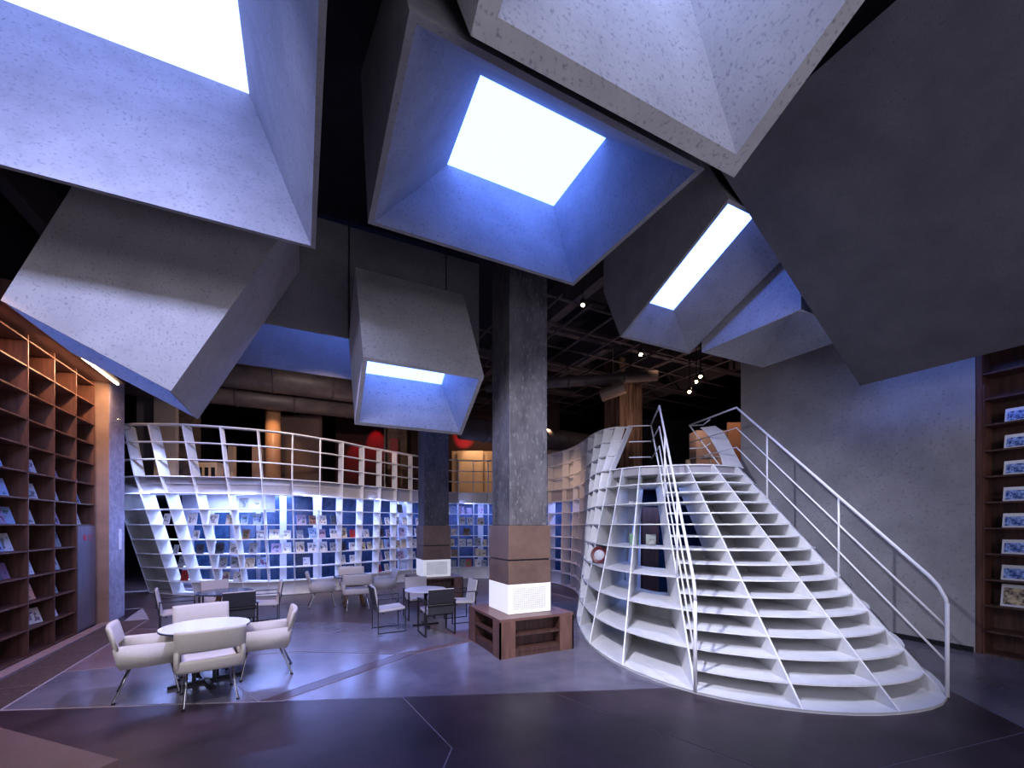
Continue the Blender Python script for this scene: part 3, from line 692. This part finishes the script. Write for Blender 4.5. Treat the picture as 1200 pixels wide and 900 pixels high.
for k in range(3): boxo('opening', (-.18+k*.19, -.152, .35), (.11, .02, .4), blackm, cb)
at('dark_partition', 427, 19.5, D, 7.3, 2.6, .1, mat('dull_red_partition', (.09, .03, .03), rough=.8), 'dark partition washed with red light far behind the balcony railing', 'partition')
at('red_panel', 462, 15.2, D, 5.0, .28, .06, redm, 'dark red upright panel left of the rough brown balcony column', 'panel')
at('steel_post', 451, 15.4, D, 6.2, .05, .05, chrome, 'thin grey steel post on the balcony beside the dark red panel', 'post', grp=None)
for (px, wd, lb) in [(551, 1.0, 'lit maple wall panel on the balcony between the two columns, middle'), (537, .5, 'maple wall panel on the balcony beside the farther column'), (572, .55, 'maple wall panel on the balcony touching the near column outline'), (515, .6, 'maple wall panel mostly hidden behind the farther column')]:
    at('wall_panel', px, 16.2 if px != 551 else 16.1, D, 4.72, wd-.03, .05, warmp, lb, 'panel')
at('wall_panel', 648, 15.0, D, 4.72, .8, .05, warmp, 'lit maple wall panel right of the near column', 'panel')
at('back_panel_wall', 560, 17, D, 7.4, 6.5, .1, mat('dark_maroon', (.035, .012, .014), rough=.8), 'dark maroon partition rising behind the lit maple panels', 'partition')
at('counter_block', 833, 13.0, D, 4.75, 1.1, .5, taupe, 'taupe block counter seen above the stair landing', 'counter')
st = at('small_stand', 832, 11.0, D, 3.62, .05, .05, warmp, 'small tan T-shaped stand above the stair top', 'stand')
boxo('stand_top', (0, 0, .6), (.42, .3, .03), rail_m, st)
at('tan_post', 806, 12.0, D, 3.75, .10, .10, warmp, 'short tan post left of the taupe counter above the stair', 'post')
at('orange_panel', 863, 11.6, D, 4.7, .5, .06, mat('orange_tan', (.26, .14, .09), rough=.6), 'orange lit wall panel beside the grey wall at the stair top', 'panel')
at('dark_hall_block', 790, 16.5, D, 6.0, 4.2, .1, black, 'black partition at the back of the upper hall behind the landing', 'partition')
area('upper_warm_light', WP(-1.2, 15.5, 5.6), WP(-1.2, 16.4, 3.8), 1.2, .2, 22, (1, .62, .34))
spot('upper_warm_spot', WP(-1.45, 15.6, 5.4), WP(-1.45, 16.3, 4.1), 75, (1, .68, .4), 1.0)
spot('upper_warm_spot', WP(1.2, 14.3, 5.2), WP(1.35, 15.0, 4.0), 50, (1, .68, .4), 1.2)
spot('copper_spot', WP(-6.9, 12.3, 5.3), WP(-7.5, 13.4, 4.4), 75, (1, .6, .3), 1.1)
spot('counter_spot', WP(6.0, 11.0, 6.2), WP(6.0, 12.6, 3.9), 130, (1, .65, .45), 1.0)
spot('orange_spot', WP(5.7, 10.2, 6.0), WP(6.0, 11.6, 4.2), 80, (1, .5, .25), .6)
spot('pale_spot', WP(-8.2, 9.4, 6.6), WP(-8.6, 12.0, 3.4), 260, (1, .74, .55), 1.0)
spot('red_spot', WP(-7.0, 18.6, 6.3), WP(-7.1, 19.5, 5.0), 90, (1, .03, .05), .7)
spot('red_spot', WP(-6.2, 18.6, 6.8), WP(-6.2, 19.5, 5.6), 130, (1, .03, .05), .7)
spot('red_spot', WP(-1.9, 15.9, 4.9), WP(-1.9, 17, 5.4), 260, (1, .03, .05), .8)
spot('beam_warm_spot', WP(4.5, 12, 3.6), WP(4.5, 12.3, 7), 130, (1, .7, .6), 2.4)
spot('beam_warm_spot', WP(-4.5, 13.5, 3.4), WP(-4.5, 14, 7), 30, (1, .6, .6), 2.4)
spot('lattice_top_spot', WP(-3.2, 8.4, 4.7), WP(-5.4, 11.6, 3.4), 420, (1, .80, .74), 1.5)
spot('column_brown_spot', WP(4.0, 11.0, 6.4), WP(3.75, 14.3, 5.0), 40, (1, .66, .45), 1.2)

# ------------------------------------------------------------------ tall bookcase on the left
X = -3.54; PIT = .38
lb = thing('tall_bookcase', 'tall dark red-brown bookcase of square cells covering the left wall', 'bookcase', (X, 2.0, 0))
ys = [10.79-2.0-.73*k for k in range(12)]
for y in ys: boxo('upright', (-.17, y, 2.33), (.34, .022, 4.66), woodr, lb)
L = ys[0]-ys[-1]; ym = (ys[0]+ys[-1])/2
for r in range(13): boxo('shelf', (-.17, ym, r*PIT+.012), (.335, L, .022), woodr, lb)
boxo('back_panel', (-.345, ym, 2.33), (.02, L, 4.66), woodd, lb)
boxo('cornice', (-.16, ym, 4.78), (.36, L, .20), woodd, lb)
boxo('lamp_soffit', (.12, 7.15, 4.80), (.66, 3.3, .30), woodd, lb)
# steel cabinet door in the last bay
dr = boxo('cabinet_door', (.0, ys[0]-.365, .955), (.025, .70, 1.88), steel, lb)
boxo('door_reveal', (-.02, ys[0]-.03, .955), (.03, .03, 1.9), blackm, dr)
bm = bmesh.new(); tube(bm, [(.013, ys[0]-.45, 1.68), (.018, ys[0]-.45, 1.68)], .055, 20); em = obj('round_emblem', bm, redp, dr)
for k, zz in enumerate((1.72, 1.68, 1.64)): boxo('print_bar', (.015, ys[0]-.24+.0*k, zz), (.004, .13, .016), redp, dr)
bm = bmesh.new()
tb = boxo('warm_strip', (0, 0, 0), (.035, .41, .03), tubew); tag(tb, 'shorter glowing warm strip lamp over the tall left bookcase', 'lamp')
tb.location = (-3.2, 9.40, 4.635)
tb = boxo('warm_strip', (0, 0, 0), (.035, 1.11, .03), tubew); tag(tb, 'longer glowing warm strip lamp at the pillar end of the left bookcase', 'lamp')
tb.location = (-3.2, 10.22, 4.635)
area('bookcase_warm_light', (X+.32, 9.7, 4.60), (X-.2, 9.7, 3.6), 2.2, .05, 60, (1, .55, .30))
area('bookcase_warm_light', (X+.3, 7.2, 4.60), (X-.2, 7.2, 3.4), 2.0, .05, 34, (1, .5, .28))
spot('pillar_warm_spot', (-3.0, 9.6, 4.7), (-3.8, 11.0, 3.0), 22, (1, .7, .45), 1.9)

# ------------------------------------------------------------------ right bookcase
XR = 9.05
rb = thing('dark_bookcase', 'dark wooden bookcase of wide shelves at the right edge beyond the stair', 'bookcase', (XR, .0, 0))
for y in (2.63, .0): boxo('upright', (.19, y, 3.0), (.40, .06, 6.0), woodr, rb)
for j in range(15):
    z = max(.012, j*.38-.04); boxo('shelf', (.19, 1.31, z), (.37, 2.56, .024), woodd, rb)
boxo('back_panel', (.385, 1.31, 3.0), (.02, 2.6, 6.0), woodd, rb)
boxo('side_liner', (.15, 2.59, 2.0), (.26, .02, 4.0), woodr, rb)
spot('right_case_spot', (7.6, .8, 3.6), (9.2, 2.3, 1.6), 30, (.9, .9, 1), 1.6)

# ------------------------------------------------------------------ books
BM = {}
def book(name, w_, h_, t_, loc, yaw, lean, col, label, cat='book', grp=None):
    key = (round(w_, 3), round(h_, 3), round(t_, 3))
    if key not in BM:
        bm = bmesh.new()
        box(bm, (0, 0, h_/2), (w_-.006, t_*.7, h_-.006)); box(bm, (0, -t_*.42, h_/2), (w_, t_*.16, h_)); box(bm, (0, t_*.42, h_/2), (w_, t_*.16, h_)); box(bm, (-w_/2+.001, 0, h_/2), (.003, t_, h_))
        o = obj(name, bm, bookm); BM[key] = o.data
    else: o = bpy.data.objects.new(name, BM[key]); COL.objects.link(o)
    o.location = loc; o.rotation_euler = (-lean, 0, yaw); o.color = (*col, 1)
    return tag(o, label, cat, grp)
ORD = ['bottom', 'second', 'third', 'fourth', 'fifth', 'sixth', 'seventh', 'eighth', 'ninth', 'tenth', 'eleventh', 'twelfth']
PALE = {'white': (.75, .75, .78), 'pale blue': (.38, .52, .75), 'cream': (.66, .58, .46), 'grey': (.32, .34, .38), 'dark': (.05, .055, .08), 'red': (.45, .03, .04), 'purple': (.20, .07, .16),
        'orange': (.62, .24, .10), 'lilac': (.45, .38, .58), 'green': (.18, .34, .22), 'pink': (.70, .32, .42), 'yellow': (.66, .5, .16), 'blue': (.08, .2, .55), 'brown': (.22, .12, .08)}
# left bookcase: (bay counted from the pillar end, row, fraction along the bay from the near side, colour, w, h)
LBK = [(3, 7, .35, 'pale blue'), (2, 7, .18, 'pale blue'), (2, 7, .52, 'white'), (1, 7, .35, 'lilac'), (0, 7, .25, 'lilac'),
       (3, 6, .55, 'pale blue'), (2, 6, .12, 'blue'), (2, 6, .55, 'white'), (1, 6, .35, 'white'), (0, 6, .12, 'grey'), (0, 6, .42, 'pale blue'),
       (3, 5, .45, 'lilac'), (3, 5, .80, 'pale blue'), (2, 5, .10, 'pale blue'), (2, 5, .42, 'white'), (1, 5, .12, 'cream'), (1, 5, .42, 'lilac'), (0, 5, .12, 'white'), (0, 5, .45, 'white'),
       (3, 4, .35, 'pale blue'), (3, 4, .72, 'white'), (1, 4, .12, 'white'), (1, 4, .50, 'dark'),
       (3, 3, .35, 'dark'), (3, 3, .62, 'purple'), (2, 3, .35, 'white'), (1, 3, .10, 'pale blue'), (1, 3, .42, 'grey'),
       (2, 2, .10, 'pale blue'), (2, 2, .42, 'orange'), (1, 2, .30, 'grey'), (2, 1, .12, 'pale blue'), (2, 1, .62, 'cream'), (1, 1, .30, 'white'),
       (4, 6, .6, 'white'), (4, 5, .4, 'pale blue'), (4, 3, .6, 'white')]
BAY = ['first bay from the pillar', 'second bay from the pillar', 'third bay from the pillar', 'fourth bay from the pillar', 'fifth bay from the pillar']
cnt = {}
for (b, r, f, c) in LBK:
    y = 10.79-.73*(b+1)+.10+f*.58; n = cnt.get((b, r), 0); cnt[(b, r)] = n+1
    tot = sum(1 for q in LBK if q[0] == b and q[1] == r)
    side = '' if tot == 1 else (', near one' if n == 0 else ', far one')
    wd, hh = random.choice([(.19, .25), (.17, .23), (.20, .26)])
    if (b, r, c) == (2, 1, 'cream'): wd, hh = .30, .24
    book('book', wd, hh, .018, (X-.13, y, r*PIT+.024), PI/2-.25, .32, PALE[c], '%s book in the %s, %s row up%s' % (c, BAY[b], ORD[r], side), grp='books in the tall left bookcase')
# magazines in the right case
for j, (c, wd, hh) in {2: ('white', .30, .32), 3: ('lilac', .30, .22), 4: ('grey', .30, .21), 5: ('pale blue', .30, .21), 6: ('blue', .30, .21), 7: ('blue', .30, .21), 8: ('pale blue', .30, .21), 9: ('blue', .30, .21)}.items():
    z = j*.38-.028
    t = thing('picture_book', '%s %s picture book on the %s shelf up of the right bookcase' % ('square' if j == 2 else 'wide', c, ORD[j]), 'book', (XR+.12, 2.31-.006*j, z), 0, 'picture books in the right bookcase')
    M = Matrix.Rotation(-PI/2, 4, 'Z') @ Matrix.Rotation(-.22, 4, 'X')
    boxo('cover', (0, 0, hh/2), (wd, .014, hh), paper, t, M=M)
    art = boxo('cover_picture', (0, -.009, hh/2-.012), (wd-.05, .006, hh-.075), mat('art_%d' % j, (.02, .05, .22) if c != 'white' else (.6, .5, .3), (.35, .5, .85) if c != 'white' else (.08, .05, .06), .4, scale=14+j*2, lo=.42, hi=.58), t, M=M)
# books in the lattice
wallcols = ['white', 'white', 'cream', 'white', 'pale blue', 'grey', 'dark', 'red', 'white', 'cream', 'cream', 'white', 'grey', 'brown', 'white', 'lilac']
LORD = ['first', 'second', 'third', 'fourth', 'fifth', 'sixth', 'seventh', 'eighth', 'ninth', 'tenth', 'eleventh', 'twelfth', 'thirteenth', 'fourteenth', 'fifteenth', 'sixteenth', 'seventeenth', 'eighteenth', 'nineteenth', 'twentieth']
def latbook(i, k, f, c, label, wd, hh, depth=.5, flip=0.):
    pl = fp(i, k).lerp(fp(i+1, k), f); n = (NRM[i]+NRM[i+1]).normalized()
    q = pl+n*(.30*depth+.04); t = fp(i+1, k)-fp(i, k)
    o = WP(q.x, q.y, k*RIS+.032); tv = WP(t.x, t.y); yaw = math.atan2(tv.y, tv.x)+flip
    book('book', wd, hh, .02, o, yaw, .2, PALE[c], label, grp='books in the curved lattice bookcase')
rnd = random.Random(5)
SZ = [(.20, .28), (.18, .25), (.24, .26), (.17, .23), (.21, .29)]
for i in range(0, 17):
    for k in (2, 4, 6, 8, 10, 12):
        p_ = {12: .35, 10: .75, 8: .9, 6: .92, 4: .85, 2: .45}[k]
        if i < 2: p_ *= .45
        elif i < 4: p_ *= .8
        n = 0 if rnd.random() > p_ else rnd.choice([1, 2, 2] if 3 <= i else [1])
        for j in range(n):
            f = (.5 if n == 1 else (.27 if j == 0 else .73))+rnd.uniform(-.05, .05)
            c = rnd.choice(wallcols); wd, hh = rnd.choice(SZ)
            side = '' if n == 1 else (', left one' if j == 0 else ', right one')
            latbook(i, k, f, c, '%s book, %s lattice bay from the left, %s shelf%s' % (c, LORD[i], ORD[k//2-1], side), wd, hh, flip=rnd.uniform(-.25, .25))
for i in range(20, 25):
    for k in (4, 6, 8, 10):
        if rnd.random() < .7:
            c = rnd.choice(['dark', 'grey', 'brown', 'white', 'blue', 'dark']); wd, hh = rnd.choice(SZ)
            latbook(i, k, .5, c, '%s book right of the near column, %s lattice bay, %s shelf' % (c, LORD[i-20], ORD[k//2-1]), wd, hh)
# ornaments in the cells beside the stair
pp = fp(29, 6).lerp(fp(30, 6), .38)+NRM[30]*.22; q = WP(pp.x, pp.y, 6*RIS+.03)
pl = thing('display_plate', 'round dark red rimmed plate with white centre standing in a lattice cell', 'plate', q, -.9)
for nm, prof, m in (('rim', [(.08, 0), (.15, .008), (.165, .02), (.165, .028), (.15, .018), (.08, .008)], mat('maroon_lacquer', (.12, .02, .025), rough=.3)), ('centre', [(0, .004), (.1, .006), (.1, .012), (0, .012)], paper)):
    bm = bmesh.new(); lathe(bm, prof, n=28)
    bmesh.ops.transform(bm, matrix=Matrix.Translation((0, 0, .165)) @ Matrix.Rotation(PI/2-.15, 4, 'X'), verts=bm.verts)
    obj(nm, bm, m, pl, True)
pp = fp(31, 8).lerp(fp(32, 8), .42)+NRM[31]*.75; q = WP(pp.x, pp.y, 8*RIS+.03)
st = thing('stone_ornament', 'grey square block with a carved rounded stone in the cell beside the left handrail', 'ornament', q, -.5)
boxo('block', (0, .03, .10), (.17, .05, .2), mat('pale_stone', (.35, .38, .36), rough=.8), st, .01)
bm = bmesh.new(); lathe(bm, [(0, 0), (.06, .01), (.075, .05), (.05, .10), (0, .115)], (0, -.02, 0), 16); obj('rounded_stone', bm, mat('stone_grey', (.28, .3, .3), (.4, .42, .4), .8, scale=30), st, True)
pp = fp(30, 8).lerp(fp(31, 8), .9)+NRM[31]*.70; q = WP(pp.x, pp.y, 8*RIS+.03)
book('book', .16, .2, .03, q, -.6, .12, PALE['green'], 'green picture book in the lattice cell left of the grey stone ornament')

# ------------------------------------------------------------------ furniture
def round_table(name, label, loc, r, top_m, edge_m, base, rz=0., h=.69):
    t = thing(name, label, 'table', loc, rz)
    bm = bmesh.new(); lathe(bm, [(0, h-.024), (r-.004, h-.024), (r, h-.02), (r, h-.006), (r-.006, h-.003), (0, h-.003)], n=48); obj('table_edge', bm, edge_m, t)
    bm = bmesh.new(); lathe(bm, [(0, h-.003), (r-.008, h-.003), (r-.008, h), (0, h)], n=48); obj('tabletop', bm, top_m, t)
    if base == 'cross':
        for a in (.35, .35+PI/2):
            boxo('cross_foot', (0, 0, .022), (.74, .05, .03), blackm, t, M=Matrix.Rotation(a, 4, 'Z'))
        for s in ((.10, .10), (-.10, .10), (.10, -.10), (-.10, -.10)): boxo('post', (s[0], s[1], .35), (.035, .035, .64), blackm, t)
        boxo('top_bracket', (0, 0, h-.035), (.4, .4, .02), blackm, t)
    elif base == 'oak':
        for k in range(4):
            a = PI/4+k*PI/2; bm = bmesh.new()
            tube(bm, [(.10*math.cos(a), .10*math.sin(a), h-.03), (.30*math.cos(a), .30*math.sin(a), 0)], [.035, .028], 10); obj('leg', bm, oak, t, True)
        boxo('apron', (0, 0, h-.05), (.3, .3, .05), oak, t)
    else:
        bm = bmesh.new(); tube(bm, [(0, 0, .03), (0, 0, h-.03)], .03, 14); obj('pedestal', bm, blackm, t, True)
        for a in (0, PI/2): boxo('cross_foot', (0, 0, .018), (.5, .045, .025), blackm, t, M=Matrix.Rotation(a, 4, 'Z'))
    return t
def curved_pad(bm, w_, y, z0, z1, th, bulge, lean=0., n=10, r=.03):
    """upholstered band curved in plan; front faces -y"""
    cols = []
    prof = []
    for (dz, dt) in ((0, -.5+.25), (.0, .25), (r, .5), (z1-z0-r, .5), (z1-z0, .25), (z1-z0, -.25), (z1-z0-r, -.5), (r, -.5)): prof.append((dz, dt))
    for i in range(n+1):
        u = i/n*2-1; x = u*w_/2; yy = y-bulge*u*u
        sc = 1 if abs(u) < .99 else .6
        cols.append([bm.verts.new((x, yy+dt*th*sc+lean*(dz/(z1-z0)), z0+dz+(0 if 0 < dz < z1-z0 else 0))) for dz, dt in prof])
    for a, b in zip(cols, cols[1:]):
        for j in range(8): bm.faces.new((a[j], a[(j+1) % 8], b[(j+1) % 8], b[j]))
    bm.faces.new(cols[0][::-1]); bm.faces.new(cols[-1]); return bm
def armchair(label, loc, rz, grp):
    """cream armchair; sits facing -y"""
    t = thing('armchair', label, 'chair', loc, rz, grp)
    bm = bmesh.new(); box(bm, (0, -.03, .415), (.50, .54, .11), None, .035); obj('seat', bm, cream, t, True)
    bm = bmesh.new(); curved_pad(bm, .63, .30, .575, .815, .055, .04, .06); o = obj('backrest', bm, cream, t, True)
    bm = bmesh.new(); curved_pad(bm, .60, .265, .36, .49, .05, .035, .02); obj('back_base', bm, cream, t, True)
    for s in (-1, 1):
        # arm: a side panel rising to the backrest
        bm = bmesh.new()
        out = [(-.25, .365), (.24, .365), (.275, .45), (.305, .60), (.25, .615), (-.25, .60)]
        A_ = [bm.verts.new((s*.262, y, z)) for y, z in out]; B_ = [bm.verts.new((s*.312, y, z)) for y, z in out]
        bm.faces.new(A_); bm.faces.new(B_[::-1])
        for i in range(len(out)): j = (i+1) % len(out); bm.faces.new((A_[i], A_[j], B_[j], B_[i]))
        bmesh.ops.bevel(bm, geom=list(bm.edges), offset=.012, segments=2, affect='EDGES'); obj('armrest', bm, cream, t, True)
        for (ya, yb) in ((-.18, -.25), (.16, .30)):
            bm = bmesh.new(); tube(bm, [(s*.20, ya, .37), (s*.215, (ya+yb)/2-.0, .19), (s*.235, yb, .02), (s*.237, yb, 0)], .0115, 8); l = obj('leg', bm, chrome, t, True)
            bm = bmesh.new(); tube(bm, [(s*.237, yb, 0), (s*.237, yb, .015)], .018, 8); obj('foot', bm, blackm, l, True)
    return t
def slingchair(label, loc, rz, grp):
    """black framed chair with cream pads; sits facing -y"""
    t = thing('framed_chair', label, 'chair', loc, rz, grp)
    M = Matrix.Translation((0, -.02, .40)) @ Matrix.Rotation(-.07, 4, 'X')
    boxo('seat', (0, 0, 0), (.46, .46, .045), cream, t, .015, M)
    Mb = Matrix.Translation((0, .215, .36)) @ Matrix.Rotation(-.16, 4, 'X')
    boxo('backrest', (0, 0, .24), (.46, .03, .44), cream, t, .012, Mb)
    boxo('outer_back', (0, .024, .325), (.465, .02, .26), blacklea, t, .004, Mb)
    boxo('outer_back', (0, .024, .10), (.455, .02, .16), mat('charcoal_leatherette', (.05, .052, .06), rough=.5), t, .004, Mb)
    for z in (.17, .205): boxo('back_rail', (0, .04, z), (.50, .014, .014), blackm, t, M=Mb)
    for s in (-1, 1):
        x = s*.262
        f = [(x, -.24, 0.01), (x, -.24, .60), (x, .26, .60), (x, .26, 0.01)]
        g = bmesh.new()
        box(g, (x, -.24, .305), (.026, .014, .61)); box(g, (x, .24, .305), (.026, .014, .61)); box(g, (x, 0, .604), (.04, .49, .014)); box(g, (x, 0, .007), (.026, .49, .014)); obj('side_frame', g, blackm, t)
    boxo('cross_bar', (0, -.15, .365), (.52, .016, .016), blackm, t); boxo('cross_bar', (0, .15, .345), (.52, .016, .016), blackm, t)
    return t
tx, ty = -1.05, 6.31
round_table('round_table', 'round white topped table with a dark edge, nearest the camera', (tx, ty, 0), .465, tabw, tabb, 'cross')
G1 = 'cream armchairs round the near white table'
armchair('cream armchair with its back to the camera at the near white table', (tx+.12, ty-.55, 0), PI+.23, G1)
armchair('cream armchair at the left of the near white table', (tx-.50, ty-.09, 0), PI/2+.2, G1)
armchair('cream armchair at the right of the near white table', (tx+.62, ty+.06, 0), -PI/2+.05, G1)
armchair('cream armchair on the far side of the near white table', (tx-.13, ty+.60, 0), .23, G1)
tx, ty = -1.28, 9.4
round_table('round_table', 'round dark blue topped table with oak legs behind the near white one', (tx, ty, 0), .455, tabb, tabb, 'oak')
G2 = 'black framed chairs round the dark blue table'
slingchair('framed chair with its black back to the camera at the dark blue table', (tx+.30, ty-.86, 0), PI+.2, G2)
slingchair('framed chair leaning at the left of the dark blue table', (tx-.68, ty-.08, 0), PI/2+.2, G2)
slingchair('framed cream chair at the right of the dark blue table', (tx+.62, ty+.20, 0), -PI/2+.1, G2)
slingchair('framed cream chair beyond the dark blue table', (tx-.20, ty+.60, 0), .3, G2)
tx, ty = 1.12, 10.95
round_table('round_table', 'round table with oak legs among cream armchairs before the lattice', (tx, ty, 0), .45, tabb, tabb, 'oak')
G3 = 'cream armchairs round the far oak table'
armchair('cream armchair with its back to the camera at the far oak table', (tx, ty-.62, 0), PI, G3)
armchair('cream armchair at the left of the far oak table', (tx-.68, ty+.08, 0), PI/2, G3)
armchair('cream armchair at the right of the far oak table', (tx+.68, ty+.0, 0), -PI/2, G3)
armchair('cream armchair beyond the far oak table', (tx+.05, ty+.72, 0), 0, G3)
tx, ty = 2.12, 8.05
round_table('round_table', 'small round pale topped table between the two clad columns', (tx, ty, 0), .39, tabw, tabw, 'post')
G4 = 'black framed chairs round the small pale table'
slingchair('framed chair with its black back to the camera at the small pale table', (tx+.02, ty-.66, 0), PI+.02, G4)
slingchair('framed chair at the left of the small pale table', (tx-.70, ty-.05, 0), PI/2+.05, G4)
slingchair('framed chair at the right of the small pale table', (tx+.72, ty+.10, 0), -PI/2, G4)
slingchair('framed chair beyond the small pale table', (tx+.05, ty+.72, 0), 0, G4)
# low bench in the lower left corner
c1 = Vector((-1.02, 3.45)); c2 = Vector((-1.94, 4.37)); 
e = (c2-c1).normalized(); n = Vector((-e.y, e.x))
bm = bmesh.new(); slab_poly(bm, [tuple(c1), tuple(c1+e*2.0), tuple(c1+e*2.0+n*.9), tuple(c1+n*.9)], .40, .45)
lbn = thing('low_bench', 'low rose brown box bench cut off by the lower left corner', 'bench')
obj('bench_top', bm, benchm, lbn)
ci = c1+e*.03+n*.03
bm = bmesh.new(); slab_poly(bm, [tuple(ci), tuple(ci+e*1.94), tuple(ci+e*1.94+n*.84), tuple(ci+n*.84)], .0, .40); obj('bench_body', bm, woodd, lbn)
